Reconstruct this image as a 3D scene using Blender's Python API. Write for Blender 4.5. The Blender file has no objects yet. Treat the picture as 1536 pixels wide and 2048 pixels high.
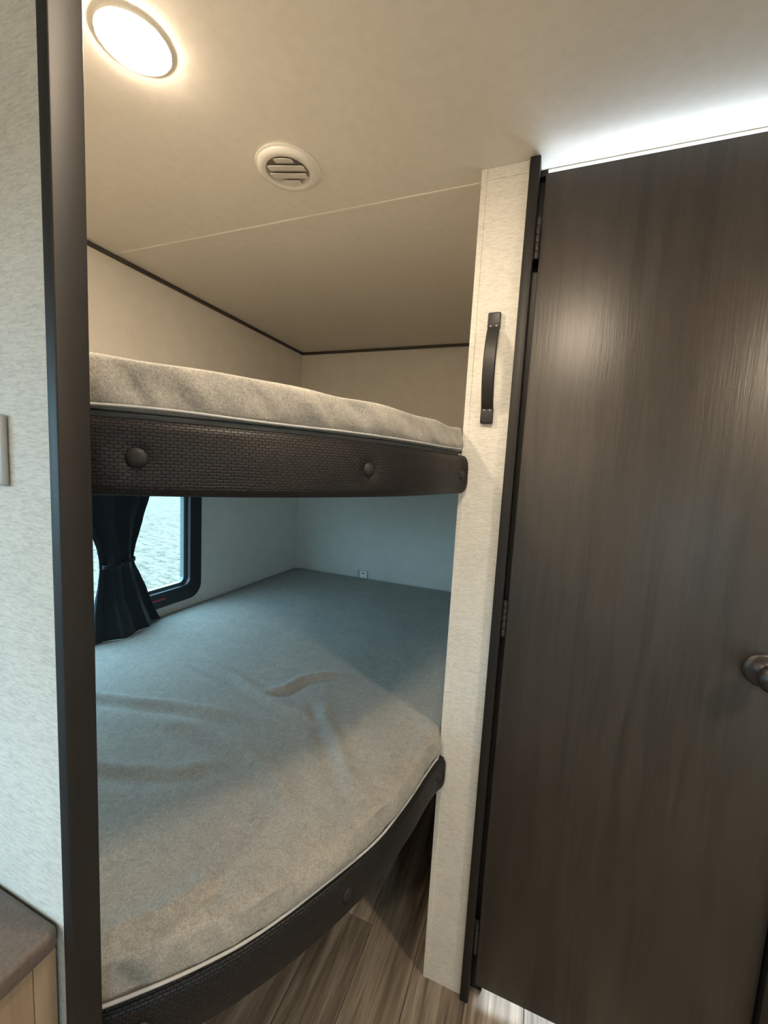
import bpy, bmesh, math, random
from mathutils import Vector, Matrix, noise
random.seed(7)
S = bpy.context.scene
COL = S.collection

# ------------------------------------------------------------------ camera
F, PITCH, YAW, ROLL, CAMZ = 817.11, 0.104092, 0.363508, 0.0546958, 1.3294
fw = Vector((-math.sin(YAW)*math.cos(PITCH), math.cos(YAW)*math.cos(PITCH), -math.sin(PITCH)))
rt = Vector((math.cos(YAW), math.sin(YAW), 0)); up = rt.cross(fw)
ca = math.cos(ROLL)*rt + math.sin(ROLL)*up
cb = -math.sin(ROLL)*rt + math.cos(ROLL)*up
cd = bpy.data.cameras.new('camera'); cam = bpy.data.objects.new('camera', cd); COL.objects.link(cam)
cd.sensor_fit = 'HORIZONTAL'; cd.sensor_width = 36.0; cd.lens = 36.0*F/1536.0; cd.clip_start = 0.01; cd.clip_end = 500
m = Matrix((ca, cb, -fw)).transposed().to_4x4(); m.translation = Vector((0, 0, CAMZ)); cam.matrix_world = m
S.camera = cam
# ------------------------------------------------------------------ world, sun, exposure
SKY = 10.0
LAMP = 190.0
LAMP_COL = (1.0, 0.81, 0.60)
BATH_FILL = 24.0
w = bpy.data.worlds.new('World'); S.world = w; w.use_nodes = True
wn = w.node_tree.nodes; wl = w.node_tree.links
bg = wn['Background']; bg.inputs['Strength'].default_value = SKY
bg.inputs['Color'].default_value = (0.43, 0.74, 0.96, 1)
S.view_settings.view_transform = 'Standard'; S.view_settings.look = 'None'
S.view_settings.exposure = 0.55; S.view_settings.gamma = 1.0
S.view_settings.use_curve_mapping = False
try:
    S.cycles.use_denoising = True; S.cycles.max_bounces = 10; S.cycles.diffuse_bounces = 7
    S.cycles.sample_clamp_indirect = 6.0; S.cycles.caustics_reflective = False; S.cycles.caustics_refractive = False
except Exception: pass
def portal(loc, rot, sx, sy):
    l = bpy.data.lights.new('window_and_fill_portal', 'AREA'); l.shape = 'RECTANGLE'; l.size = sx; l.size_y = sy
    l.cycles.is_portal = True
    o = bpy.data.objects.new('window_and_fill_portal', l); COL.objects.link(o); o.location = loc; o.rotation_euler = rot

# ------------------------------------------------------------------ helpers
def wpos(o):
    p = Vector((0, 0, 0))
    while o is not None:
        p += o.location; o = o.parent
    return p
def tag(o, label=None, cat=None, group=None, kind=None):
    if label: o['label'] = label
    if cat: o['category'] = cat
    if group: o['group'] = group
    if kind: o['kind'] = kind
    return o
def empty(name, loc, label=None, cat=None, group=None, kind=None):
    o = bpy.data.objects.new(name, None); o.empty_display_size = 0.05; COL.objects.link(o); o.location = loc
    return tag(o, label, cat, group, kind)
def link_bm(name, bm, mat, parent=None, smooth=None, origin=None):
    """bm in world coordinates -> one object whose origin is its base centre"""
    xs = [v.co for v in bm.verts]
    lo = Vector((min(v[i] for v in xs) for i in range(3))); hi = Vector((max(v[i] for v in xs) for i in range(3)))
    org = origin or Vector(((lo.x+hi.x)/2, (lo.y+hi.y)/2, lo.z))
    for v in bm.verts: v.co -= org
    bmesh.ops.recalc_face_normals(bm, faces=bm.faces)
    me = bpy.data.meshes.new(name); bm.to_mesh(me); bm.free()
    if mat: me.materials.append(mat)
    if smooth is not None:
        me.polygons.foreach_set('use_smooth', [True]*len(me.polygons))
        if smooth < 180:
            try: me.set_sharp_from_angle(angle=math.radians(smooth))
            except Exception: pass
    o = bpy.data.objects.new(name, me); COL.objects.link(o)
    if parent: o.parent = parent; o.location = org - wpos(parent)
    else: o.location = org
    return o
def add_box(bm, x0, x1, y0, y1, z0, z1, bev=0.0, seg=2):
    r = bmesh.ops.create_cube(bm, size=1.0)
    vs = r['verts']
    for v in vs:
        v.co = Vector((x0 if v.co.x < 0 else x1, y0 if v.co.y < 0 else y1, z0 if v.co.z < 0 else z1))
    if bev > 0:
        es = list({e for v in vs for e in v.link_edges})
        bmesh.ops.bevel(bm, geom=es, offset=bev, segments=seg, affect='EDGES', profile=0.5)
    return bm
def box(name, x0, x1, y0, y1, z0, z1, mat, parent=None, bev=0.0, seg=2, **k):
    bm = bmesh.new(); add_box(bm, x0, x1, y0, y1, z0, z1, bev, seg)
    o = link_bm(name, bm, mat, parent, smooth=35 if bev else None)
    return tag(o, **k)
def lathe(bm, prof, centre, axis='z', n=48, flip=1):
    """prof: list of (r, h) along axis from centre; flip=-1 grows to negative axis"""
    rings = []
    c = Vector(centre)
    for r, h in prof:
        ring = []
        if r < 1e-6:
            p = {'z': Vector((0, 0, h*flip)), 'y': Vector((0, h*flip, 0)), 'x': Vector((h*flip, 0, 0))}[axis]
            ring = [bm.verts.new(c+p)]
        else:
            for i in range(n):
                a = 2*math.pi*i/n; u, v = r*math.cos(a), r*math.sin(a)
                p = {'z': Vector((u, v, h*flip)), 'y': Vector((u, h*flip, v)), 'x': Vector((h*flip, u, v))}[axis]
                ring.append(bm.verts.new(c+p))
        rings.append(ring)
    for A, B in zip(rings, rings[1:]):
        if len(A) == 1 and len(B) == 1: continue
        for i in range(n):
            j = (i+1) % n
            if len(A) == 1: bm.faces.new((A[0], B[j], B[i]))
            elif len(B) == 1: bm.faces.new((A[i], A[j], B[0]))
            else: bm.faces.new((A[i], A[j], B[j], B[i]))
    return bm
def tube(bm, pts, r, n=8):
    rings = []
    for i, p in enumerate(pts):
        p = Vector(p); a = Vector(pts[max(i-1, 0)]); b = Vector(pts[min(i+1, len(pts)-1)])
        t = (b-a).normalized(); s = t.cross(Vector((0, 0, 1)))
        if s.length < 1e-3: s = t.cross(Vector((0, 1, 0)))
        s.normalize(); q = s.cross(t)
        rings.append([bm.verts.new(p+s*r*math.cos(2*math.pi*k/n)+q*r*math.sin(2*math.pi*k/n)) for k in range(n)])
    for A, B in zip(rings, rings[1:]):
        for k in range(n): bm.faces.new((A[k], A[(k+1) % n], B[(k+1) % n], B[k]))
    bm.faces.new(rings[0]); bm.faces.new(rings[-1])
def slab_holes(name, plane, c0, c1, u0, u1, v0, v1, holes, mat, parent=None, **k):
    """wall/ceiling slab with rectangular holes. plane 'x': u=y, v=z; 'y': u=x, v=z; 'z': u=x, v=y"""
    us = sorted({u0, u1} | {h[0] for h in holes} | {h[1] for h in holes}); vs = sorted({v0, v1} | {h[2] for h in holes} | {h[3] for h in holes})
    cell = {}
    for i in range(len(us)-1):
        for j in range(len(vs)-1):
            cu, cv = (us[i]+us[i+1])/2, (vs[j]+vs[j+1])/2
            cell[i, j] = not any(h[0] < cu < h[1] and h[2] < cv < h[3] for h in holes)
    bm = bmesh.new(); cache = {}
    def V(i, j, s):
        key = (i, j, s)
        if key not in cache:
            u, v, c = us[i], vs[j], (c0, c1)[s]
            cache[key] = bm.verts.new({'x': (c, u, v), 'y': (u, c, v), 'z': (u, v, c)}[plane])
        return cache[key]
    for (i, j), ok in cell.items():
        if not ok: continue
        for s in (0, 1): bm.faces.new((V(i, j, s), V(i+1, j, s), V(i+1, j+1, s), V(i, j+1, s)))
        for di, dj, a, b in ((-1, 0, (i, j), (i, j+1)), (1, 0, (i+1, j), (i+1, j+1)), (0, -1, (i, j), (i+1, j)), (0, 1, (i, j+1), (i+1, j+1))):
            if not cell.get((i+di, j+dj), False):
                bm.faces.new((V(*a, 0), V(*b, 0), V(*b, 1), V(*a, 1)))
    return tag(link_bm(name, bm, mat, parent), **k)

# ------------------------------------------------------------------ materials
class NT:
    def __init__(s, name, rough=0.5, color=(.5, .5, .5), spec=0.5):
        s.m = bpy.data.materials.new(name); s.m.use_nodes = True; s.t = s.m.node_tree
        s.b = s.t.nodes['Principled BSDF']
        s.b.inputs['Roughness'].default_value = rough
        s.b.inputs['Base Color'].default_value = (*color, 1)
        s.b.inputs['Specular IOR Level'].default_value = spec
    def n(s, typ, **k):
        x = s.t.nodes.new(typ)
        for a, v in k.items():
            if a.startswith('_'): setattr(x, a[1:], v)
            else: x.inputs[a.replace('__', ' ')].default_value = v
        return x
    def l(s, a, b): s.t.links.new(a, b)
    def coord(s, kind='Object', scale=(1, 1, 1), rot=(0, 0, 0)):
        c = s.n('ShaderNodeTexCoord'); mp = s.n('ShaderNodeMapping'); mp.inputs['Scale'].default_value = scale; mp.inputs['Rotation'].default_value = rot
        s.l(c.outputs[kind], mp.inputs['Vector']); return mp.outputs['Vector']
    def world(s, scale=(1, 1, 1)):
        g = s.n('ShaderNodeNewGeometry'); mp = s.n('ShaderNodeMapping'); mp.inputs['Scale'].default_value = scale
        s.l(g.outputs['Position'], mp.inputs['Vector']); return mp.outputs['Vector']
    def noise(s, vec, scale, detail=4, rough=0.55, dist=0.0):
        x = s.n('ShaderNodeTexNoise', Scale=scale, Detail=detail, Roughness=rough, Distortion=dist); s.l(vec, x.inputs['Vector']); return x.outputs['Fac']
    def ramp(s, fac, stops):
        r = s.n('ShaderNodeValToRGB'); cr = r.color_ramp
        while len(cr.elements) < len(stops): cr.elements.new(0.5)
        for e, (p, c) in zip(cr.elements, stops): e.position = p; e.color = (*c, 1)
        s.l(fac, r.inputs['Fac']); return r.outputs['Color']
    def mix(s, fac, a, b, typ='MIX'):
        x = s.n('ShaderNodeMix', _data_type='RGBA', _blend_type=typ)
        for sock, v in ((x.inputs[0], fac), (x.inputs[6], a), (x.inputs[7], b)):
            if isinstance(v, (int, float)): sock.default_value = v
            elif isinstance(v, tuple): sock.default_value = (*v, 1)
            else: s.l(v, sock)
        return x.outputs[2]
    def base(s, c): s.l(c, s.b.inputs['Base Color'])
    def bump(s, h, strength=0.3, dist=0.001, prev=None):
        x = s.n('ShaderNodeBump', Strength=strength, Distance=dist); s.l(h, x.inputs['Height'])
        if prev: s.l(prev, x.inputs['Normal'])
        s.l(x.outputs['Normal'], s.b.inputs['Normal']); return x.outputs['Normal']

def wallpaper(name, base, dark, axis_scale=(1, 1, 6)):
    t = NT(name, 0.62, spec=0.35)
    v = t.world((axis_scale[0]*60, axis_scale[1]*60, axis_scale[2]*60))
    n1 = t.noise(v, 1.5, 6, 0.72)
    v2 = t.world((1, 1, 1)); n2 = t.noise(v2, 200, 3, 0.6); n3 = t.noise(v2, 14, 3, .5)
    c = t.ramp(n1, [(0.30, dark), (0.58, base)])
    fle = t.ramp(n2, [(0.34, (0.72, 0.72, 0.70)), (0.42, (1, 1, 1))])
    cl = t.ramp(n3, [(0.3, (0.93, 0.93, 0.93)), (0.7, (1, 1, 1))])
    t.base(t.mix(1.0, t.mix(0.35, c, fle, 'MULTIPLY'), cl, 'MULTIPLY'))
    t.bump(n1, 0.25, 0.0006)
    return t.m
M = {}
M['paper'] = wallpaper('linen_wallpaper', (0.76, 0.74, 0.68), (0.52, 0.51, 0.465))
M['paper_plain'] = wallpaper('smooth_wall_vinyl', (0.76, 0.73, 0.67), (0.715, 0.69, 0.63))
t = NT('ceiling_panel', 0.55, spec=0.3); v = t.world(); n = t.noise(v, 45, 4); t.base(t.ramp(n, [(0.3, (0.70, 0.675, 0.62)), (0.7, (0.75, 0.72, 0.665))])); t.bump(t.noise(v, 260, 3), 0.12, 0.0005); M['ceiling'] = t.m
t = NT('white_plastic', 0.35, (0.74, 0.72, 0.67)); M['plastic'] = t.m
t = NT('bright_white_plastic', 0.3, (0.90, 0.90, 0.88)); M['white'] = t.m
t = NT('duct_cloth', 0.8, (0.42, 0.39, 0.34)); M['duct'] = t.m
t = NT('grey_plastic', 0.4, (0.46, 0.46, 0.45)); M['grey_plastic'] = t.m
t = NT('seam_strip', 0.5, (0.80, 0.78, 0.72)); M['seam'] = t.m
t = NT('dark_vinyl_trim', 0.48, spec=0.35); v = t.world((30, 30, 2)); n = t.noise(v, 2, 3); t.base(t.ramp(n, [(0.3, (0.011, 0.010, 0.0095)), (0.7, (0.016, 0.0145, 0.0135))])); t.bump(t.noise(t.world(), 300, 2), 0.05, 0.0003); M['trim'] = t.m
t = NT('brown_crown_strip', 0.5, (0.052, 0.045, 0.038)); M['crown'] = t.m
# door wood: dark stain with vertical grain
t = NT('dark_stained_wood', 0.37, spec=0.6)
v = t.world((26, 26, 1.5)); g1 = t.noise(v, 1.6, 6, 0.6, 0.8); v2 = t.world((120, 120, 5)); g2 = t.noise(v2, 2.0, 5, 0.65, 0.3); g3 = t.noise(t.world((3, 3, 1.2)), 1.5, 3)
c = t.ramp(g1, [(0.32, (0.026, 0.023, 0.0195)), (0.5, (0.037, 0.0325, 0.0275)), (0.7, (0.045, 0.040, 0.034))])
c = t.mix(0.5, c, t.ramp(g2, [(0.35, (0.75, 0.75, 0.75)), (0.55, (1, 1, 1))]), 'MULTIPLY')
c = t.mix(1.0, c, t.ramp(g3, [(0.3, (0.85, 0.85, 0.87)), (0.7, (1.1, 1.05, 1.0))]), 'MULTIPLY')
t.base(c); nn = t.bump(g1, 0.30, 0.0015); t.bump(g2, 0.40, 0.0008, nn); M['door'] = t.m
t = NT('dark_bronze_metal', 0.38, (0.045, 0.040, 0.036)); t.b.inputs['Metallic'].default_value = 0.6; M['bronze'] = t.m
t = NT('black_metal', 0.42, (0.028, 0.027, 0.027)); t.b.inputs['Metallic'].default_value = 0.3; M['black_metal'] = t.m
t = NT('black_rubber_frame', 0.38, (0.010, 0.012, 0.015)); M['black'] = t.m
t = NT('sash_grey', 0.3, (0.10, 0.13, 0.14)); M['sash'] = t.m
# fleece
def fleece(name, lo, hi):
    t = NT(name, 0.95, spec=0.08)
    v = t.world(); a = t.noise(v, 420, 4, 0.7, 0.6); b = t.noise(v, 55, 4, 0.6, 1.2); c3 = t.noise(v, 9, 3, 0.5)
    c = t.ramp(a, [(0.33, lo), (0.62, hi)])
    c = t.mix(1.0, c, t.ramp(b, [(0.3, (0.84, 0.84, 0.84)), (0.65, (1.05, 1.05, 1.05))]), 'MULTIPLY')
    c = t.mix(1.0, c, t.ramp(c3, [(0.3, (0.93, 0.93, 0.94)), (0.7, (1.03, 1.02, 1.0))]), 'MULTIPLY')
    t.base(c); nn = t.bump(b, 0.5, 0.0015); t.bump(a, 0.7, 0.0012, nn)
    t.b.inputs['Sheen Weight'].default_value = 0.25; t.b.inputs['Sheen Roughness'].default_value = 0.4
    t.b.inputs['Sheen Tint'].default_value = (0.8, 0.8, 0.78, 1)
    return t.m
M['fleece'] = fleece('grey_fleece', (0.245, 0.235, 0.215), (0.41, 0.395, 0.36))
t = NT('grey_piping', 0.6, (0.42, 0.42, 0.42)); M['piping'] = t.m
t = NT('dark_mattress_base', 0.8, (0.030, 0.036, 0.038)); M['mbase'] = t.m
# woven vinyl (UV = metres along the band)
t = NT('woven_brown_vinyl', 0.50, spec=0.35)
v = t.coord('UV', (1, 1, 1)); br = t.n('ShaderNodeTexBrick', Scale=1.0, Color1=(0.9, 0.9, 0.9, 1), Color2=(0.55, 0.55, 0.55, 1), Mortar=(0, 0, 0, 1)); wv = t.n('ShaderNodeTexNoise', Scale=90.0, Detail=2.0); t.l(v, wv.inputs['Vector']); wm = t.n('ShaderNodeVectorMath', _operation='SCALE'); wm.inputs['Scale'].default_value = 0.0022; t.l(wv.outputs['Color'], wm.inputs[0]); wa = t.n('ShaderNodeVectorMath', _operation='ADD'); t.l(v, wa.inputs[0]); t.l(wm.outputs[0], wa.inputs[1]); t.l(wa.outputs[0], br.inputs['Vector'])
br.inputs['Mortar Size'].default_value = 0.0006; br.inputs['Mortar Smooth'].default_value = 0.9; br.inputs['Brick Width'].default_value = 0.0082; br.inputs['Row Height'].default_value = 0.0038; br.offset = 0.5
c = t.mix(1.0, t.ramp(br.outputs['Color'], [(0.0, (0.30, 0.30, 0.30)), (0.6, (0.80, 0.80, 0.80)), (1, (1.45, 1.42, 1.40))]), (0.0110, 0.0098, 0.0100), 'MULTIPLY')
t.base(c); t.bump(br.outputs['Color'], 1.0, 0.0022); M['weave'] = t.m
t = NT('brown_vinyl', 0.55, (0.016, 0.014, 0.014), spec=0.35); t.bump(t.noise(t.world(), 500, 3), 0.4, 0.0006); M['vinyl'] = t.m
# floor planks
t = NT('grey_brown_wood_plank', 0.42, spec=0.4)
oi = t.n('ShaderNodeObjectInfo'); g = t.n('ShaderNodeNewGeometry'); mp = t.n('ShaderNodeMapping'); mp.inputs['Scale'].default_value = (26, 1.7, 1)
cmb = t.n('ShaderNodeCombineXYZ'); ml = t.n('ShaderNodeMath', _operation='MULTIPLY'); ml.inputs[1].default_value = 37.0
t.l(oi.outputs['Random'], ml.inputs[0]); t.l(ml.outputs[0], cmb.inputs['Z']); t.l(ml.outputs[0], cmb.inputs['Y'])
add = t.n('ShaderNodeVectorMath', _operation='ADD'); t.l(g.outputs['Position'], mp.inputs['Vector']); t.l(mp.outputs['Vector'], add.inputs[0]); t.l(cmb.outputs[0], add.inputs[1])
n1 = t.noise(add.outputs[0], 1.0, 6, 0.62, 0.7); n2 = t.noise(add.outputs[0], 3.5, 5, 0.7, 0.2)
c = t.ramp(n1, [(0.30, (0.11, 0.088, 0.068)), (0.45, (0.26, 0.215, 0.168)), (0.58, (0.45, 0.385, 0.31)), (0.72, (0.64, 0.57, 0.48))])
c = t.mix(0.8, c, t.ramp(n2, [(0.3, (0.6, 0.58, 0.56)), (0.6, (1.1, 1.1, 1.1))]), 'MULTIPLY')
tone = t.ramp(oi.outputs['Random'], [(0, (0.72, 0.72, 0.72)), (1, (1.15, 1.13, 1.1))])
t.base(t.mix(1.0, c, tone, 'MULTIPLY')); t.bump(n1, 0.15, 0.0006); M['plank'] = t.m
t = NT('subfloor', 0.9, (0.03, 0.027, 0.024)); M['subfloor'] = t.m
t = NT('pale_deck_panel', 0.8, (0.62, 0.60, 0.56)); M['ply'] = t.m
t = NT('brown_counter_laminate', 0.42, spec=0.4); v = t.world(); a = t.noise(v, 240, 4, 0.7); t.base(t.ramp(a, [(0.3, (0.085, 0.065, 0.055)), (0.7, (0.14, 0.115, 0.10))])); t.bump(a, 0.35, 0.0008); M['counter'] = t.m
t = NT('tan_cabinet_wood', 0.5, spec=0.35); v = t.world((30, 30, 2.5)); a = t.noise(v, 1.5, 5, 0.6, 0.5); t.base(t.ramp(a, [(0.3, (0.20, 0.145, 0.095)), (0.7, (0.30, 0.225, 0.15))])); M['cabinet'] = t.m
t = NT('charcoal_curtain_cloth', 0.85, (0.018, 0.024, 0.032), spec=0.2); a = t.noise(t.world((1, 1, 8)), 160, 3); t.bump(a, 0.3, 0.0008); t.b.inputs['Sheen Weight'].default_value = 0.15; M['curtain'] = t.m
t = NT('outside_asphalt', 0.9, spec=0.1); v = t.world((0.30, 1, 1)); a = t.noise(v, 14, 3, 0.9); t.base(t.ramp(a, [(0.38, (0.035, 0.030, 0.022)), (0.47, (0.10, 0.078, 0.056)), (0.55, (0.14, 0.105, 0.078))])); M['asphalt'] = t.m
t = NT('red_reflection', 0.3, (0.55, 0.03, 0.05)); M['red'] = t.m  # colour of the reflection streak on the window frame
t = NT('clear_glass'); tr_ = t.n('ShaderNodeBsdfTransparent'); tr_.inputs[0].default_value = (0.94, 0.98, 0.98, 1); gl_ = t.n('ShaderNodeBsdfGlossy'); gl_.inputs['Roughness'].default_value = 0.0
mx = t.n('ShaderNodeMixShader'); mx.inputs[0].default_value = 0.06; t.l(tr_.outputs[0], mx.inputs[1]); t.l(gl_.outputs[0], mx.inputs[2])
t.l(mx.outputs[0], t.t.nodes['Material Output'].inputs['Surface']); M['glass'] = t.m
def emit(name, col, st):
    m_ = bpy.data.materials.new(name); m_.use_nodes = True; nt = m_.node_tree; nt.nodes.clear()
    o = nt.nodes.new('ShaderNodeOutputMaterial'); e = nt.nodes.new('ShaderNodeEmission'); e.inputs[0].default_value = (*col, 1); e.inputs[1].default_value = st
    nt.links.new(e.outputs[0], o.inputs[0]); return m_
M['lamp'] = emit('warm_lamp_glow', LAMP_COL, LAMP)
M['rear_fill'] = emit('rear_fill_glow', LAMP_COL, LAMP*2.2)
M['side_fill'] = emit('side_fill_glow', LAMP_COL, LAMP*1.5)
M['bath_glow'] = emit('cool_bath_fill_glow', (0.78, 0.90, 1.0), BATH_FILL)  # glow of the panel added behind the door

# ------------------------------------------------------------------ dimensions (metres)
H = 1.98; XW = -1.373; YB = 2.126; YD = 0.95; XR = 1.15; YF = -2.2
YL = 0.247; YL2 = 0.2756; XP0, XP1 = -0.178, -0.080
T = 0.04
STR = dict(kind='structure')
# ------------------------------------------------------------------ floor with planks
fl = box('floor', XW-T, XR+T, YF-T, YB+T, -0.05, -0.004, M['subfloor'], **STR)
PW, PL = 0.1415, 0.92
bm = bmesh.new(); add_box(bm, -PW/2+0.0006, PW/2-0.0006, -PL/2+0.0006, PL/2-0.0006, -0.004, 0.0, 0.0009, 1)
me = bpy.data.meshes.new('plank'); bmesh.ops.recalc_face_normals(bm, faces=bm.faces); bm.to_mesh(me); bm.free(); me.materials.append(M['plank'])
x = -0.067 - 9*PW; row = 0
offs = {}
while x < XR:
    seam = {-3: 1.01, -2: 0.62, -1: 0.78, 0: 0.55, 1: 0.85, 2: 0.35}
    k = round((x+0.067)/PW)
    off = seam.get(k, (row*0.37) % PL)
    ys = [off + j*PL for j in range(-6, 4)]
    xc0, xc1 = max(x, XW), min(x+PW, XR)
    for y in ys:
        y0, y1 = max(y, YF), min(y+PL, YB)
        if y1-y0 < 0.03 or xc1-xc0 < 0.02: continue
        o = bpy.data.objects.new('plank', me); COL.objects.link(o); o.parent = fl
        o.location = Vector(((xc0+xc1)/2, (y0+y1)/2, 0)) - wpos(fl)
        o.scale = ((xc1-xc0)/PW, (y1-y0)/PL, 1)
    x += PW; row += 1
# ------------------------------------------------------------------ ceiling
ce = slab_holes('ceiling', 'z', H, H+0.05, XW-T, XR+T, YF-T, YB+T, [], M['ceiling'], **STR)
bm = bmesh.new(); add_box(bm, XW, XR, 0.987, 0.993, H-0.0012, H+0.001, 0.0005, 1)
link_bm('seam_strip', bm, M['seam'], ce, smooth=35)
# ------------------------------------------------------------------ walls
WIN = (0.50, 1.325, 0.785, 1.235)        # y0,y1,z0,z1 of the bunk window opening
KW = (-1.30, -0.16, 0.92, 1.60)           # window over the counter
KW2 = (-2.7, -1.6, 0.9, 1.62)
slab_holes('wall_window', 'x', XW-T, XW, YF-T, YB+T, -0.01, H, [WIN, KW], M['paper_plain'], **STR)
slab_holes('wall_back', 'y', YB, YB+T, XW-T, XR+T, -0.01, H, [], M['paper_plain'], **STR)
slab_holes('wall_left', 'y', YL+0.003, YL2, XW, -0.420, 0, H, [], M['paper'], **STR)
FRONT_FILL = (-1.30, -0.40, 0.50, 1.05)            # unseen opening added behind the viewer to let in fill daylight
RIGHT_FILL = (-1.6, -1.0, 1.0, 1.5)            # small unseen opening added on the right, behind the camera, for daylight
slab_holes('wall_right', 'x', XR, XR+T, YF-T, YB+T, -0.01, H, [RIGHT_FILL], M['paper'], **STR)
slab_holes('wall_front', 'y', YF-T, YF, XW-T, XR+T, -0.01, H, [FRONT_FILL], M['paper'], **STR)
slab_holes('wall_door_side', 'y', YD+0.004, YD+0.034, 0.532, XR, 0, H, [], M['paper'], **STR)
# bunk side wall with the pillar at its end
ws = box('wall_bunk_side', XP0, XP0+0.03, YD+0.05, YB, 0, H, M['paper_plain'], **STR)
pil = box('trim_pillar', XP0, XP1, YD, YD+0.05, 0, H, M['paper'], label='white wallpapered pillar between bunks and dark door', **STR)
pil.name = 'trim_1'
box('corner_bead', XP0-0.0008, XP0+0.0115, YD-0.0014, YD+0.006, 0, H-0.001, M['paper'], pil, bev=0.0007, seg=1)
box('cover_patch', -0.1640, XP1-0.001, YD-0.0016, YD+0.002, 1.956, H-0.0015, M['paper'], pil, bev=0.0006, seg=1)
# ceiling trims
tr = box('trim_2', XW, XP0, YB-0.008, YB, H-0.014, H, M['crown'], bev=0.0015, label='dark crown strip along the back wall ceiling', **STR)
tr = box('trim_3', XW, XW+0.008, YL2, YB-0.008, H-0.014, H, M['crown'], bev=0.0015, label='dark crown strip along the window wall ceiling', **STR)
# left post (end of the partition)
po = box('trim_4', -0.4325, -0.4178, YL-0.0005, YL2+0.001, 0, H, M['trim'], bev=0.0018, seg=3, label='dark vertical end trim of the white left partition', **STR)
# door frame
jb = box('trim_5', -0.0800, -0.0590, YD-0.012, YD+0.035, 0, H-0.001, M['trim'], bev=0.002, label='dark jamb trim between white pillar and dark door', **STR)
box('jamb_rabbet', -0.0592, -0.030, YD+0.0285, YD+0.038, 0, 1.951, M['trim'], jb)
box('door_stop', -0.0590, -0.044, YD+0.012, YD+0.03, 1.951, 1.964, M['trim'], jb, bev=0.001)
jr = box('trim_6', 0.4925, 0.532, YD-0.012, YD+0.035, 0, H-0.001, M['trim'], bev=0.002, label='dark jamb trim right of the dark door', **STR)
box('jamb_rabbet', 0.474, 0.4930, YD+0.0285, YD+0.038, 0, 1.951, M['trim'], jr)
# ------------------------------------------------------------------ door
dr = empty('door_1', (0.22, YD+0.013, 0), 'tall dark stained wooden door beside the white pillar', 'door', kind='structure')
box('door_panel', -0.0475, 0.4885, YD, YD+0.028, 0.048, 1.949, M['door'], dr, bev=0.0018)
for z0, z1 in ((1.781, 1.863), (0.964, 1.047), (0.140, 0.223)):
    bm = bmesh.new(); n_ = 5; hh = (z1-z0)/n_
    for i in range(n_):
        lathe(bm, [(0, 0), (0.0048, 0), (0.0052, 0.001), (0.0052, hh-0.0014), (0.0048, hh-0.0006), (0, hh-0.0006)], (-0.0535, YD-0.0030, z0+i*hh), 'z', 16)
    add_box(bm, -0.0595, -0.050, YD-0.002, YD+0.006, z0, z1, 0.0005, 1)
    link_bm('hinge', bm, M['black_metal'], dr, smooth=40)
kn = Vector((0.4195, YD, 0.993))
bm = bmesh.new(); lathe(bm, [(0, 0), (0.033, 0), (0.033, 0.003), (0.0315, 0.006), (0.028, 0.0085), (0.024, 0.0095), (0.0185, 0.011), (0.014, 0.014), (0.0115, 0.018), (0.0105, 0.024), (0, 0.024)], kn, 'y', 56, -1)
kb = link_bm('door_knob', bm, M['bronze'], dr, smooth=40); kb['label'] = 'dark bronze round door knob'
bm = bmesh.new(); lathe(bm, [(0, 0.022), (0.0115, 0.022), (0.0135, 0.027), (0.020, 0.032), (0.0255, 0.039), (0.0268, 0.046), (0.024, 0.054), (0.016, 0.060), (0, 0.062)], kn, 'y', 48, -1)
link_bm('knob_handle', bm, M['bronze'], kb, smooth=60)
# ------------------------------------------------------------------ bunk plan curve
CURVE = [(-0.520, 0.250), (-0.480, 0.272), (-0.445, 0.300), (-0.400, 0.345), (-0.362, 0.390), (-0.333, 0.430), (-0.292, 0.500), (-0.251, 0.585), (-0.221, 0.665), (-0.199, 0.760), (-0.186, 0.850), (-0.176, 0.905), (-0.162, 0.944), (-0.150, 0.975)]
def catmull(P, n=24):
    out = []
    for i in range(1, len(P)-2):
        p0, p1, p2, p3 = [Vector((*q, 0)) for q in P[i-1:i+3]]
        for k in range(n):
            u = k/n
            out.append(0.5*((2*p1)+(-p0+p2)*u+(2*p0-5*p1+4*p2-p3)*u*u+(-p0+3*p1-3*p2+p3)*u**3))
    out.append(Vector((*P[-2], 0)))
    return out
def resample(pts, step):
    L = [0]
    for a, b in zip(pts, pts[1:]): L.append(L[-1]+(b-a).length)
    n = max(2, int(round(L[-1]/step))); out = []; j = 0
    for i in range(n+1):
        s = L[-1]*i/n
        while j < len(L)-2 and L[j+1] < s: j += 1
        f = (s-L[j])/max(L[j+1]-L[j], 1e-9); out.append(pts[j].lerp(pts[j+1], f))
    return out, L[-1]
cpts, clen = resample(catmull(CURVE), 0.003)
def normals2(pts, closed=False):
    out = []; n = len(pts)
    for i in range(n):
        a = pts[(i-1) % n if closed else max(i-1, 0)]; b = pts[(i+1) % n if closed else min(i+1, n-1)]
        t_ = (b-a).normalized(); out.append(Vector((t_.y, -t_.x, 0)))
    return out
cnor = normals2(cpts)          # points to the aisle (+x, -y side)
def curve_at_ratio(k):          # where y/(-x) == k
    return min(range(len(cpts)), key=lambda i: abs(cpts[i].y/(-cpts[i].x)-k))
BUT = [curve_at_ratio(0.776), curve_at_ratio(2.336), curve_at_ratio(5.45)]
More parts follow.
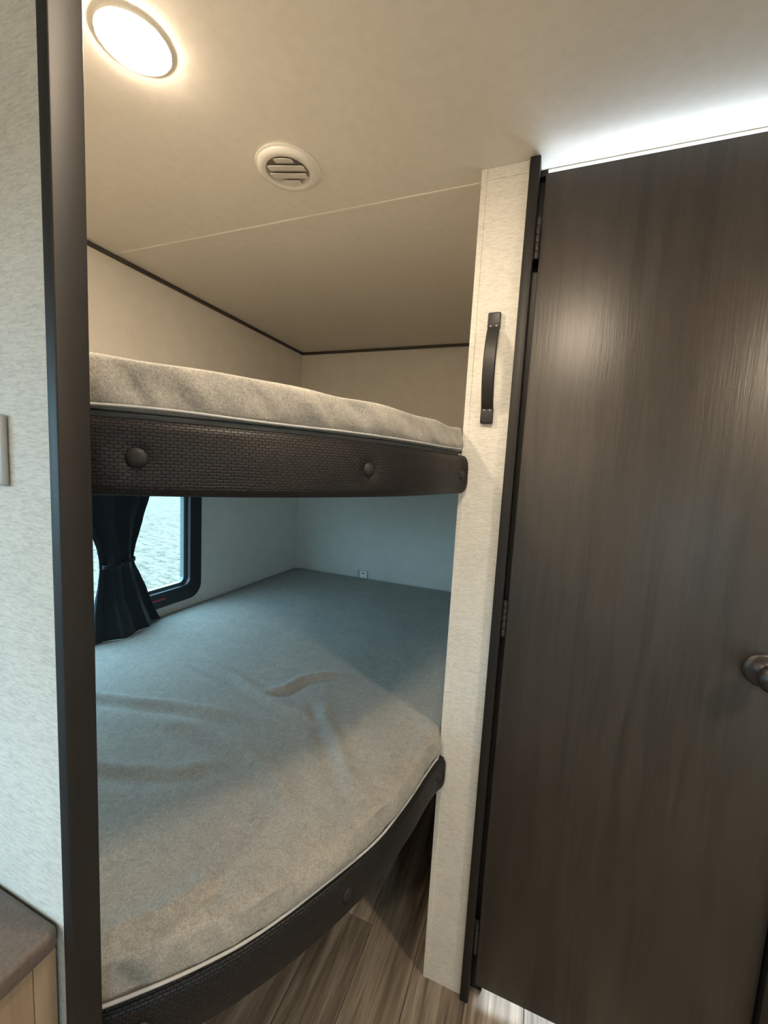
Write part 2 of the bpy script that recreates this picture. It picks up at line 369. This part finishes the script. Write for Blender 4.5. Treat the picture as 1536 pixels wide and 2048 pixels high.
def bolster(z0, z1, parent):
    zc = (z0+z1)/2; hh = (z1-z0)/2; TH = 0.026
    prof = []      # (outward offset, z) closed loop: superellipse
    nP = 40
    for k in range(nP):
        a = 2*math.pi*k/nP; c_, s_ = math.cos(a), math.sin(a); e = 0.42
        prof.append((TH/2*math.copysign(abs(c_)**e, c_)-TH/2, hh*math.copysign(abs(s_)**e, s_)))
    # more samples on the front face
    front = [(0.0, hh*(0.80-1.6*k/14)) for k in range(15)]
    loop = [p for p in prof if not (p[0] > -0.0015 and abs(p[1]) < hh*0.82)]
    up_ = sorted([p for p in loop if p[1] > 0], key=lambda p: math.atan2(p[1], -(p[0]+TH/2)))
    dn_ = sorted([p for p in loop if p[1] <= 0], key=lambda p: math.atan2(p[1], -(p[0]+TH/2)))
    up_ = [p for p in up_]; dn_ = [p for p in dn_]
    loop = up_[:]                               # back(top) -> front
    loop.sort(key=lambda p: (math.atan2(p[1], p[0]+TH/2)), reverse=True)
    bot = sorted([p for p in prof if not (p[0] > -0.0015 and abs(p[1]) < hh*0.82) and p[1] <= 0], key=lambda p: math.atan2(p[1], p[0]+TH/2) % (2*math.pi), reverse=True)
    full = loop + front + bot
    bm = bmesh.new(); uvl = bm.loops.layers.uv.new('UVMap'); n = len(cpts); rings = []; uvs = {}
    for i, (p, nr) in enumerate(zip(cpts, cnor)):
        s = clen*i/(n-1); e = (clen-s)
        sc = 1.0
        if e < 0.012: sc = math.sqrt(max(0.0, 1-((0.012-e)/0.012)**2))*0.22+0.78
        ring = []; vcoord = 0; last = None
        for (o_, z) in full:
            d = o_*(1 if e > 0.01 else 0.6+0.4*e/0.01)
            bul = 0.004*(1-(z/hh)**2)
            dimp = 0
            if o_ > -0.004:
                for b in BUT:
                    q = math.hypot(s-clen*b/(n-1), z-(0.000)); dimp += 0.0065*math.exp(-(q/0.016)**2)
            dd = d+bul-dimp + 0.0008*noise.noise(Vector((s*14, z*30, z0*10)))
            co = p+nr*dd; co.z = zc+z*sc
            v_ = bm.verts.new(co)
            if last is not None: vcoord += math.hypot(o_-last[0], z-last[1])
            last = (o_, z); uvs[v_] = (s, vcoord); ring.append(v_)
        rings.append(ring)
    m_ = len(full)
    for A, B in zip(rings, rings[1:]):
        for k in range(m_):
            f = bm.faces.new((A[k], A[(k+1) % m_], B[(k+1) % m_], B[k]))
            for lp in f.loops: lp[uvl].uv = uvs[lp.vert]
    for R_ in (rings[0], rings[-1]):
        f = bm.faces.new(R_)
        for lp in f.loops: lp[uvl].uv = uvs[lp.vert]
    bo = link_bm('padded_rail', bm, M['weave'], parent, smooth=60); bo['label'] = 'dark brown woven vinyl padded rail'
    for b in BUT:
        p, nr = cpts[b], cnor[b]; c0 = p+nr*(-0.0035); c0.z = zc
        bm = bmesh.new(); lathe(bm, [(0, -0.003), (0.0108, -0.002), (0.0118, 0.0010), (0.0112, 0.0034), (0.009, 0.0056), (0.005, 0.0068), (0, 0.0072)], (0, 0, 0), 'x', 28)
        rot = Matrix.Rotation(math.atan2(nr.y, nr.x), 4, 'Z')
        for v_ in bm.verts: v_.co = rot @ v_.co + c0
        link_bm('button', bm, M['vinyl'], bo, smooth=70)
    return bo
# ------------------------------------------------------------------ mattress outline (closed)
IN = 0.004
front = [p-nr*IN for p, nr in zip(cpts, cnor) if p.y < 0.915 and p.y > YL2+0.006]
def line(a, b, step=0.012):
    a, b = Vector((*a, 0)), Vector((*b, 0)); n = max(1, int((b-a).length/step)); return [a.lerp(b, i/n) for i in range(n)]
XM0, XM1, YM0, YM1 = XW+0.004, XP0-0.004, YL2+0.004, YB-0.004
fs = front[0]; fe = front[-1]
outline = front + line((fe.x-0.0005, fe.y+0.006), (XM1, fe.y+0.10), 0.006) + line((XM1, fe.y+0.10), (XM1, YM1-0.03)) + line((XM1, YM1-0.03), (XM1-0.03, YM1)) + line((XM1-0.03, YM1), (XM0+0.03, YM1)) + line((XM0+0.03, YM1), (XM0, YM1-0.03)) + line((XM0, YM1-0.03), (XM0, YM0)) + line((XM0, YM0), (fs.x-0.006, YM0))
NF = len(front)
CEN = Vector((-0.80, 1.15, 0))
onor0 = normals2(outline, True)
onor = []
for j in range(len(outline)):
    acc = Vector((0, 0, 0))
    for k in range(-14, 15):
        q = outline[(j+k) % len(outline)]; d_ = (q-outline[j]).length
        if d_ < 0.045: acc += onor0[(j+k) % len(outline)]*math.exp(-(d_/0.018)**2)
    onor.append(acc.normalized())
FOLDS = [  # polyline, height, width
 ([(-1.10, .655), (-1.02, .677), (-.906, .708), (-.806, .74), (-.695, .759), (-.60, .765)], 0.0065, 0.020),
 ([(-.956, .934), (-.787, .917), (-.645, .871), (-.536, .848), (-.453, .832)], 0.0055, 0.020),
 ([(-.827, .672), (-.687, .687), (-.566, .679), (-.462, .647), (-.375, .605)], 0.0060, 0.026),
 ([(-.66, .88), (-.619, .926), (-.607, .99), (-.567, 1.029), (-.518, 1.064)], 0.0060, 0.022),
 ([(-.501, .929), (-.452, .854), (-.394, .798), (-.309, .703), (-.275, .677)], 0.0050, 0.022),
 ([(-.489, .322), (-.445, .352), (-.423, .394), (-.415, .44)], 0.0060, 0.022),
 ([(-.83, .50), (-.73, .536), (-.637, .573), (-.576, .616)], 0.0040, 0.022),
 ([(-1.2, 1.05), (-1.05, 1.10), (-.9, 1.09)], 0.0035, 0.03),
]
def seg_d(px, py, ax, ay, bx, by):
    dx, dy = bx-ax, by-ay; t_ = max(0, min(1, ((px-ax)*dx+(py-ay)*dy)/(dx*dx+dy*dy)))
    qx, qy = ax+t_*dx, ay+t_*dy; return math.hypot(px-qx, py-qy), t_, (dx*(py-ay)-dy*(px-ax))
def fold_h(x, y, k=1.0):
    h = 0
    for P, a, wd in FOLDS:
        best = None
        for i in range(len(P)-1):
            d, t_, side = seg_d(x, y, *P[i], *P[i+1])
            if best is None or d < best[0]: best = (d, (i+t_)/(len(P)-1), side)
        d, tt, side = best
        if d > wd*4: continue
        taper = min(1, 6*tt+0.15, 6*(1-tt)+0.15) if 0 <= tt <= 1 else 0
        if tt <= 0 or tt >= 1: taper = 0.15
        sd = math.copysign(d, side)
        h += a*taper*(math.exp(-(sd/wd*1.3)**2) - 0.75*math.exp(-((sd+wd*1.25)/(wd*0.8))**2))
    return h*k*1.35
def mattress(name, zb, zt, seed, folds, label, crown):
    root = empty(name, (CEN.x, CEN.y, zb), label, 'mattress')
    prof = [(0.10, 0.0), (0.012, 0.0), (0.002, 0.002), (-0.001, 0.010), (-0.0015, 0.020), (-0.001, 0.032), (0.0, 0.042), (0.002, 0.050)]
    hgt = zt-zb; sl = 0.0 if folds else 0.008
    prof = [(i_, z_*hgt/0.060) for i_, z_ in prof] + [(0.0035, hgt*0.93), (0.0075, hgt*0.985), (0.014, hgt*1.015), (0.030, hgt*1.04)]
    n = len(outline); bm = bmesh.new(); rings = []
    FW = [max(0.0, min(1.0, (j)/12.0))*max(0.0, min(1.0, (NF+10-j)/12.0)) for j in range(n)]
    SL = [0]
    for a, b in zip(outline, outline[1:]): SL.append(SL[-1]+(b-a).length)
    def sidewr(s, z, fz, wall):
        v1 = noise.noise(Vector((s*26+seed*9+z*14, z*7, seed)))*0.0095
        v2 = noise.noise(Vector((s*70+z*55, z*18, seed+3)))*0.0038
        v3 = noise.noise(Vector((s*9, z*20, seed+7)))*0.009
        return wall*(v1+v2+v3)*math.sin(math.pi*min(1, max(0, fz)))
    for i_, z_ in prof:
        ring = []
        for j, (p, nr) in enumerate(zip(outline, onor)):
            fz = z_/hgt; wall = FW[j]
            wsc = 0.004*noise.noise(Vector((SL[j]*7, seed*3, 0)))*wall
            off = -i_+sidewr(SL[j], z_, fz, wall)
            if fz > 0.85: off += wsc
            co = p+nr*off
            ez = 0
            ez = wall*(0.0045*noise.noise(Vector((SL[j]*11, seed, 2)))*max(0, fz-0.3) + 0.003*abs(noise.noise(Vector((SL[j]*5, seed, 5))))*max(0, 1-fz)*(1 if i_ < 0.01 else 0))
            co.z = zb+z_+ez-sl*fz*min(1.0, SL[j]/0.8)*(1 if j < NF+20 else 1)*wall
            ring.append(bm.verts.new(co))
        rings.append(ring)
    NR = 105 if folds else 40
    for r in range(1, NR+1):
        u = (r/NR)
        ring = []
        for j, (p, nr) in enumerate(zip(outline, onor)):
            b0 = p-nr*0.030; d = b0.lerp(CEN, u*0.985)
            edge = (d-p).length
            z = zt + hgt*0.04 + crown*(1-math.exp(-edge/0.15)) + 0.003*noise.noise(Vector((d.x*5, d.y*5, seed)))+0.0016*noise.noise(Vector((d.x*16, d.y*16, seed+1)))
            z += 0.0045*noise.noise(Vector((SL[j]*11, seed, 2)))*0.7*math.exp(-edge/0.03)*FW[j]
            # puckers radiating from the edge seam
            z += FW[j]*0.0050*noise.noise(Vector((SL[j]*30, edge*8, seed+2)))*math.exp(-edge/0.05)
            z -= sl*min(1.0, SL[j]/0.8)*FW[j]*math.exp(-edge/0.25)
            if folds: z += fold_h(d.x, d.y)
            d.z = z; ring.append(bm.verts.new(d))
        rings.append(ring)
    for A, B in zip(rings, rings[1:]):
        for k in range(n): bm.faces.new((A[k], A[(k+1) % n], B[(k+1) % n], B[k]))
    bm.faces.new(rings[-1]); bm.faces.new(list(reversed(rings[0])))
    link_bm('fleece_cover', bm, M['fleece'], root, smooth=180)
    # piping around the lower seam of the visible edge (and a fabric lip under it)
    pp = []
    for j in range(0, NF+12):
        p, nr = outline[j], onor[j]; s = SL[j]
        q = p+nr*(0.0022+0.0015*noise.noise(Vector((s*9, seed, 9)))); q.z = zb+0.0035+0.0035*noise.noise(Vector((s*6, seed, 4))) + 0.003*abs(noise.noise(Vector((s*5, seed, 5))))
        pp.append(q)
    bm = bmesh.new(); tube(bm, pp, 0.0024 if folds else 0.0017, 8); link_bm('piping', bm, M['piping'], root, smooth=80)
    return root
def bunk(zb, label):
    """zb: underside of the mattress"""
    root = empty('bunk', (-0.75, 1.2, zb-0.095), label, 'bunk')
    bm = bmesh.new(); lo = []; hi = []
    for j, (p, nr) in enumerate(zip(outline, onor)):
        q = p-nr*(0.024 if j <= NF+2 else 0.001)
        lo.append(bm.verts.new((q.x, q.y, zb-0.022))); hi.append(bm.verts.new((q.x, q.y, zb-0.001)))
    n = len(lo)
    for k in range(n): bm.faces.new((lo[k], lo[(k+1) % n], hi[(k+1) % n], hi[k]))
    bm.faces.new(hi); bm.faces.new(list(reversed(lo)))
    link_bm('deck', bm, M['ply'], root)
    # dark cloth strip between deck and mattress edge
    bm = bmesh.new(); st = []
    for j in range(0, NF+3):
        p, nr = outline[j], onor[j]
        st.append([bm.verts.new((p.x-nr.x*o_, p.y-nr.y*o_, z_)) for o_, z_ in ((0.004, zb-0.012), (0.004, zb-0.0005), (0.022, zb-0.0005), (0.022, zb-0.012))])
    for A, B in zip(st, st[1:]):
        for k in range(4): bm.faces.new((A[k], A[(k+1) % 4], B[(k+1) % 4], B[k]))
    bm.faces.new(st[0]); bm.faces.new(st[-1])
    link_bm('cloth_edge', bm, M['mbase'], root)
    bolster(zb-0.092, zb-0.006, root)
    return root
ub = bunk(1.3760, 'upper bunk with dark brown woven padded rail under the mattress')
lb = bunk(0.6420, 'lower bunk with dark padded rail curving above the plank floor')
mattress('mattress', 1.3768, 1.4360, 1.3, False, 'grey fleece mattress on the upper bunk, seen edge-on below the ceiling', 0.004)
mattress('mattress', 0.6428, 0.7000, 4.7, True, 'wrinkled grey fleece mattress on the lower bunk beside the window', 0.004)
# box under lower bunk, far left half (storage front)
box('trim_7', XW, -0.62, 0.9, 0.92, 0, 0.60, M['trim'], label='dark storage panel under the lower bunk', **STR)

# ------------------------------------------------------------------ window_1 (bunk window)
def rounded_rect(y0, y1, z0, z1, r, n=8):
    out = []
    for cy, cz, a0 in ((y1-r, z0+r, -90), (y1-r, z1-r, 0), (y0+r, z1-r, 90), (y0+r, z0+r, 180)):
        for k in range(n+1):
            a = math.radians(a0+90*k/n); out.append((cy+r*math.cos(a), cz+r*math.sin(a)))
    return out
def ring_frame(bm, o, i_, x0, x1, bev=0.002):
    """rounded frame between outline o and inner i_ from x0 (outside) to x1 (inside)"""
    n = len(o)
    cy = sum(p[0] for p in o)/n; cz = sum(p[1] for p in o)/n
    def sh(P, d):
        out = []
        for k in range(n):
            a = P[(k-1) % n]; b = P[(k+1) % n]; ty, tz = b[0]-a[0], b[1]-a[1]; L = math.hypot(ty, tz) or 1
            out.append((P[k][0]-tz/L*(-d), P[k][1]+ty/L*(-d)))
        return out
    loops = [(x0, o), (x1-bev, o), (x1, sh(o, -bev)), (x1, sh(i_, bev)), (x1-bev, i_), (x0, i_)]
    R = [[bm.verts.new((x, *p)) for p in P] for x, P in loops]
    for A, B in zip(R, R[1:]+R[:1]):
        for k in range(n): bm.faces.new((A[k], A[(k+1) % n], B[(k+1) % n], B[k]))
def window(name, y0, y1, z0, z1, fr, label, xw=XW, inward=1, red=False):
    root = empty(name, (xw, (y0+y1)/2, z0), label, 'window', kind='structure')
    bm = bmesh.new(); ring_frame(bm, rounded_rect(y0, y1, z0, z1, 0.060), rounded_rect(y0+fr, y1-fr, z0+fr, z1-fr, 0.030), xw-0.03*inward, xw+0.012*inward)
    f = link_bm('window_frame', bm, M['black'], root, smooth=35)
    bm = bmesh.new(); ring_frame(bm, rounded_rect(y0+fr-0.001, y1-fr+0.001, z0+fr-0.001, z1-fr+0.001, 0.030), rounded_rect(y0+fr+0.014, y1-fr-0.014, z0+fr+0.012, z1-fr-0.012, 0.022), xw-0.030*inward, xw-0.010*inward, 0.001)
    link_bm('sash', bm, M['sash'], root, smooth=35)
    box('pane', xw-0.024, xw-0.020, y0+fr, y1-fr, z0+fr, z1-fr, M['glass'], root)
    return root, f
w1, f1 = window('window_1', 0.43, 1.362, 0.735, 1.262, 0.062, 'black framed window beside the lower bunk with rounded corners')
# red and white strips stand in for a reflection on the lower frame
bm = bmesh.new(); add_box(bm, XW+0.0120, XW+0.0130, 1.10, 1.175, 0.7660, 0.7720, 0.0003, 1); s_ = link_bm('sill_reflection', bm, M['red'], f1, smooth=30); s_['label'] = 'thin red streak imitating a reflection on the window frame'
bm = bmesh.new(); add_box(bm, XW+0.0120, XW+0.0130, 1.07, 1.115, 0.7640, 0.7675, 0.0003, 1); s_ = link_bm('sill_reflection', bm, M['plastic'], f1, smooth=30); s_['label'] = 'thin white streak imitating a reflection on the window frame'
window('window_2', KW[0]-0.04, KW[1]+0.04, KW[2]-0.04, KW[3]+0.04, 0.055, 'black framed window over the brown counter')
portal((XW-0.045, sum(WIN[:2])/2, sum(WIN[2:])/2), (0, math.radians(-90), 0), WIN[3]-WIN[2], WIN[1]-WIN[0])
portal((XW-0.045, sum(KW[:2])/2, sum(KW[2:])/2), (0, math.radians(-90), 0), KW[3]-KW[2], KW[1]-KW[0])
portal((XR+0.045, sum(RIGHT_FILL[:2])/2, sum(RIGHT_FILL[2:])/2), (0, math.radians(90), 0), RIGHT_FILL[3]-RIGHT_FILL[2], RIGHT_FILL[1]-RIGHT_FILL[0])

portal((sum(FRONT_FILL[:2])/2, YF-0.045, sum(FRONT_FILL[2:])/2), (math.radians(90), 0, math.pi), FRONT_FILL[1]-FRONT_FILL[0], FRONT_FILL[3]-FRONT_FILL[2])
# ------------------------------------------------------------------ curtain
def lower_top(x, y):
    e = max(0.0, x-XM0); seed = 4.7
    return 0.7000+0.0572*0.04+0.004*(1-math.exp(-e/0.15))+0.003*noise.noise(Vector((x*5, y*5, seed)))+0.0016*noise.noise(Vector((x*16, y*16, seed+1)))
cu = empty('curtain', (XW+0.05, 0.99, 0.707), 'charcoal tied-back curtain hanging in front of the bunk window', 'curtain')
ZS = [(1.30, 0.80, 1.135), (1.25, 0.815, 1.115), (1.186, 0.835, 1.083), (1.10, 0.858, 1.056), (1.066, 0.876, 1.046), (1.013, 0.893, 1.030), (0.975, 0.901, 1.024), (0.950, 0.902, 1.026), (0.900, 0.893, 1.047), (0.836, 0.878, 1.073), (0.780, 0.868, 1.093), (0.730, 0.862, 1.115), (0.7070, 0.858, 1.130)]
def zs(z):
    for (a, l0, r0), (b, l1, r1) in zip(ZS, ZS[1:]):
        if b <= z <= a:
            f = (z-b)/(a-b); f = f*f*(3-2*f)*0.3+f*0.7; return l1+(l0-l1)*f, r1+(r0-r1)*f
    return ZS[-1][1:]
bm = bmesh.new(); rows = []; NU, NV = 120, 70
for j in range(NV+1):
    z = 1.30+(0.7070-1.30)*j/NV; y0, y1 = zs(z); wd = y1-y0
    tight = max(0, 1-abs(z-0.965)/0.10); flare = max(0, (0.93-z)/0.23)
    row_ = []
    for i in range(NU+1):
        u = i/NU; a = 2*math.pi*(u*3.0+0.15*math.sin(u*6))+0.8*z
        amp = 0.007+0.005*flare-0.003*tight
        y = y0+wd*(u+0.018*math.sin(a*2+1)*(1-tight))
        xx = XW+0.034+0.052*flare*math.sin(math.pi*min(1, u*1.15))**0.8+amp*math.sin(a)+0.022*tight*math.sin(math.pi*u)+0.004*noise.noise(Vector((u*6, z*14, 3)))
        hem = max(0.0, (0.76-z)/(0.76-0.7070)); zz = z+hem*(lower_top(xx, y)+0.0015-0.7070)
        row_.append(bm.verts.new((xx, y, zz)))
    rows.append(row_)
for A, B in zip(rows, rows[1:]):
    for k in range(NU): bm.faces.new((A[k], A[k+1], B[k+1], B[k]))
cl = link_bm('cloth', bm, M['curtain'], cu, smooth=180)
md = cl.modifiers.new('thick', 'SOLIDIFY'); md.thickness = 0.0012; md.offset = 0
bm = bmesh.new(); pts = []
for k in range(41):
    a = 2*math.pi*k/40; pts.append((XW+0.048+0.020*math.cos(a), 0.9625+0.0575*math.sin(a), 0.962+0.006*math.sin(a)))
st = []
for p in pts:
    st.append([bm.verts.new((p[0], p[1], p[2]+d)) for d in (-0.006, 0.006)])
for A, B in zip(st, st[1:]): bm.faces.new((A[0], B[0], B[1], A[1]))
tb = link_bm('tie_band', bm, M['curtain'], cu, smooth=60); md = tb.modifiers.new('thick', 'SOLIDIFY'); md.thickness = 0.002
bm = bmesh.new(); lathe(bm, [(0, 0), (0.004, 0), (0.004, 0.003), (0.0014, 0.004), (0.0014, 0.020), (0.0022, 0.022), (0.0022, 0.025), (0, 0.026)], (XW+0.001, 1.034, 1.010), 'x', 14)
link_bm('tie_hook', bm, M['black'], cu, smooth=50)
bm = bmesh.new(); tube(bm, [(XW+0.036, 0.60, 1.305), (XW+0.036, 1.38, 1.305)], 0.006, 12); link_bm('curtain_rod', bm, M['black'], cu, smooth=60)
for yy in (0.61, 1.37): box('rod_bracket', XW+0.0005, XW+0.040, yy-0.004, yy+0.004, 1.298, 1.312, M['black'], cu, bev=0.001)
# ------------------------------------------------------------------ ceiling lights
def ceiling_light(x, y, r, label, mat='lamp'):
    root = empty('ceiling_light', (x, y, H-0.014), label, 'light', 'round ceiling lights')
    bm = bmesh.new(); lathe(bm, [(r*1.02, 0.0), (r*1.02, 0.0030), (r*1.0, 0.0042), (r*0.975, 0.0042), (r*0.97, 0.0)], (x, y, H), 'z', 64, -1); link_bm('trim_ring', bm, M['plastic'], root, smooth=50)
    bm = bmesh.new(); pr = [(r*0.972, 0.001), (r*0.965, 0.0048), (r*0.93, 0.0065), (r*0.75, 0.0085), (r*0.4, 0.0100), (0, 0.0105)]; lathe(bm, pr, (x, y, H), 'z', 48, -1); link_bm('lens', bm, M[mat], root, smooth=60)
    return root
ceiling_light(-0.662, 0.516, 0.0535, 'glowing round ceiling light above the upper bunk next to the dark post')
ceiling_light(1.05, 0.30, 0.060, 'added round fill light on the ceiling by the right wall beyond the dark door', 'side_fill')  # out of view, added to light the bed and pillar from the right
ceiling_light(-0.55, -1.45, 0.060, 'added round fill light on the ceiling over the counter behind the viewer', 'rear_fill')  # out of view, added as fill from behind the camera
ceiling_light(-0.075, 0.36, 0.049, 'glowing round ceiling light over the aisle in front of the door')
# ------------------------------------------------------------------ air vent
VX, VY = -0.583, 0.822
ve = empty('air_vent', (VX, VY, H-0.02), 'round cream ceiling air vent with tilted louvre slats', 'vent')
bm = bmesh.new(); lathe(bm, [(0.070, 0.0), (0.0715, 0.0025), (0.069, 0.004), (0.0665, 0.0045), (0.0665, 0.0055), (0.064, 0.009), (0.058, 0.012), (0.052, 0.0125), (0.048, 0.011), (0.0465, 0.004), (0.0465, 0.0)], (VX, VY, H), 'z', 72, -1)
link_bm('outer_ring', bm, M['plastic'], ve, smooth=40)
bm = bmesh.new(); lathe(bm, [(0.0465, 0.0003), (0, 0.0003)], (VX, VY, H), 'z', 40, -1); link_bm('duct_shade', bm, M['duct'], ve)
va = math.radians(17); ux, uy = math.cos(va), math.sin(va)
for k, tt in enumerate((-0.034, -0.0115, 0.0115, 0.034)):
    half = math.sqrt(max(0.043**2-(abs(tt)+0.004)**2, 0.0002))
    bm = bmesh.new(); NN = 14; st = []
    for i in range(NN+1):
        u = -half+2*half*i/NN
        q = math.sqrt(max(0.0452**2-u*u, 0))
        a0, a1 = max(tt-0.0130, -q), min(tt+0.0130, q)
        if a1-a0 < 0.001: a0 = a1 = (a0+a1)/2; a1 += 0.001
        def zz(a): return H-0.0140+0.0070*((a-(tt-0.0125))/0.025)
        P = [(a0, zz(a0)), (a1, zz(a1)), (a1, zz(a1)+0.0014), (a0, zz(a0)+0.0014)]
        st.append([bm.verts.new((VX+u*ux-a*uy, VY+u*uy+a*ux, z_)) for a, z_ in P])
    for A, B in zip(st, st[1:]):
        for j in range(4): bm.faces.new((A[j], A[(j+1) % 4], B[(j+1) % 4], B[j]))
    bm.faces.new(st[0]); bm.faces.new(st[-1])
    link_bm('slat', bm, M['plastic'], ve, smooth=40)
# ------------------------------------------------------------------ grab handle on the pillar
gh = empty('grab_handle', (-0.1275, YD, 1.443), 'dark bowed strap grab handle mounted upright on white pillar', 'handle')
bm = bmesh.new(); st = []; NN = 40; Z0, Z1 = 1.443, 1.680
for i in range(NN+1):
    f = i/NN; z = Z0+(Z1-Z0)*f
    e = min(f, 1-f)*(Z1-Z0)
    if e < 0.030: out = 0.004
    else:
        g = (f*(Z1-Z0)-0.030)/(Z1-Z0-0.060); out = 0.004+0.030*math.sin(math.pi*g)**0.75
    hw = 0.0130*(1 if e > 0.003 else 0.9)
    xc = -0.1275
    th = 0.0045
    st.append([bm.verts.new((xc+a, YD-out-b, z)) for a, b in ((-hw, -th*0.8), (-hw, th*0.4), (-hw+0.002, th), (hw-0.002, th), (hw, th*0.4), (hw, -th*0.8))])
for A, B in zip(st, st[1:]):
    for j in range(6): bm.faces.new((A[j], A[(j+1) % 6], B[(j+1) % 6], B[j]))
bm.faces.new(st[0]); bm.faces.new(st[-1]); link_bm('strap', bm, M['black_metal'], gh, smooth=40)
for z0 in (Z0, Z1-0.035):
    ep = box('end_cap', -0.1275-0.0137, -0.1275+0.0137, YD-0.0095, YD-0.0002, z0, z0+0.035, M['black_metal'], gh, bev=0.0025, seg=3)
    for dx in (-0.006, 0.006):
        bm = bmesh.new(); lathe(bm, [(0, 0), (0.0016, 0), (0.0016, 0.0006), (0, 0.0008)], (-0.1275+dx, YD-0.0095, z0+(0.029 if z0 == Z0 else 0.006)), 'y', 10, -1); link_bm('screw', bm, M['grey_plastic'], ep, smooth=40)
# ------------------------------------------------------------------ wall switch plate on the left partition
SWY = YL+0.003
sw = empty('switch_plate', (-0.5345, SWY, 1.292), 'grey light switch plate on white left wall beside the post', 'switch')
box('plate', -0.5700, -0.4988, SWY-0.0065, SWY-0.0002, 1.292, 1.363, M['grey_plastic'], sw, bev=0.0035, seg=4)
box('rocker', -0.553, -0.529, SWY-0.0095, SWY-0.006, 1.308, 1.348, M['grey_plastic'], sw, bev=0.002, seg=3)
# ------------------------------------------------------------------ USB outlet on back wall
ou = empty('wall_outlet', (-0.905, YB, 0.703), 'small pale outlet plate low on back wall behind lower mattress', 'outlet')
box('plate', -0.950, -0.887, YB-0.004, YB-0.0002, 0.700, 0.741, M['grey_plastic'], ou, bev=0.0015)
fc = box('socket_face', -0.935, -0.890, YB-0.0075, YB-0.0035, 0.700, 0.739, M['plastic'], ou, bev=0.0012); fc['label'] = 'white socket face'; fc.data.materials[0] = M['white']
box('port', -0.922, -0.904, YB-0.0079, YB-0.007, 0.7245, 0.7290, M['black'], fc)
# ------------------------------------------------------------------ counter and cabinet at the left
def rounded_slab(name, x0, x1, y0, y1, z0, z1, rc, re, mat):
    cr_ = []
    for cx, cy, a0, rr in ((x1-rc, y1-rc, 0, rc), (x0+0.002, y1-0.002, 90, 0.002), (x0+0.002, y0+0.002, 180, 0.002), (x1-0.002, y0+0.002, 270, 0.002)):
        for k in range(9):
            a = math.radians(a0+90*k/8); cr_.append((cx, cy, math.cos(a), math.sin(a), rr))
    bm = bmesh.new(); rings = []
    for k in range(13):
        a = math.radians(-90+180*k/12); ins = re*(1-math.cos(a)); z = (z0+re+re*math.sin(a)) if a < 0 else (z1-re+re*math.sin(a))
        rings.append([bm.verts.new((cx+c_*(rr-ins), cy+s_*(rr-ins), z)) for cx, cy, c_, s_, rr in cr_])
    n = len(cr_)
    for A, B in zip(rings, rings[1:]):
        for k in range(n): bm.faces.new((A[k], A[(k+1) % n], B[(k+1) % n], B[k]))
    bm.faces.new(rings[0]); bm.faces.new(rings[-1])
    return link_bm(name, bm, mat, None, smooth=40)
tag(rounded_slab('countertop', XW+0.003, -0.4390, -2.18, YL+0.001, 0.799, 0.825, 0.010, 0.0075, M['counter']), 'brown countertop with rounded corner against white left wall', 'countertop')
cb_ = empty('base_cabinet', (-0.9, -1.0, 0), 'tan wood base cabinet under the brown countertop', 'cabinet')
box('side_panel', XW+0.004, -0.4450, YL-0.022, YL-0.0005, 0, 0.797, M['cabinet'], cb_, bev=0.001)
box('cabinet_body', XW+0.004, -0.462, -2.17, YL-0.023, 0.08, 0.797, M['cabinet'], cb_)
for k in range(4):
    y1 = YL-0.116-k*0.55; y0 = y1-0.544
    d = box('cabinet_door', -0.4615, -0.4450, y0, y1, 0.10, 0.785, M['cabinet'], cb_, bev=0.002)
    box('pull', -0.4445, -0.432, y0+0.04, y0+0.052, 0.60, 0.72, M['black_metal'], d, bev=0.003)
box('stile', -0.4615, -0.4450, YL-0.113, YL-0.0225, 0.08, 0.797, M['cabinet'], cb_, bev=0.0008)
box('plinth', XW+0.004, -0.50, -2.17, YL-0.023, 0, 0.079, M['trim'], cb_)
# ------------------------------------------------------------------ unseen glow panel, added to shine through the door gaps
vb = empty('added_glow_panel', (0.4, YB, 1.10), 'added cool white light panel behind the closed door', 'light')
box('added_glow_backplate', 0.02, 0.88, YB-0.02, YB-0.0005, 1.22, 1.94, M['plastic'], vb, bev=0.003)
box('added_glow_diffuser', 0.04, 0.86, YB-0.035, YB-0.021, 1.24, 1.92, M['bath_glow'], vb, bev=0.008)
# ------------------------------------------------------------------ outside
g_ = box('ground', -60, 60, -60, 60, -0.80, -0.75, M['asphalt'], kind='structure')
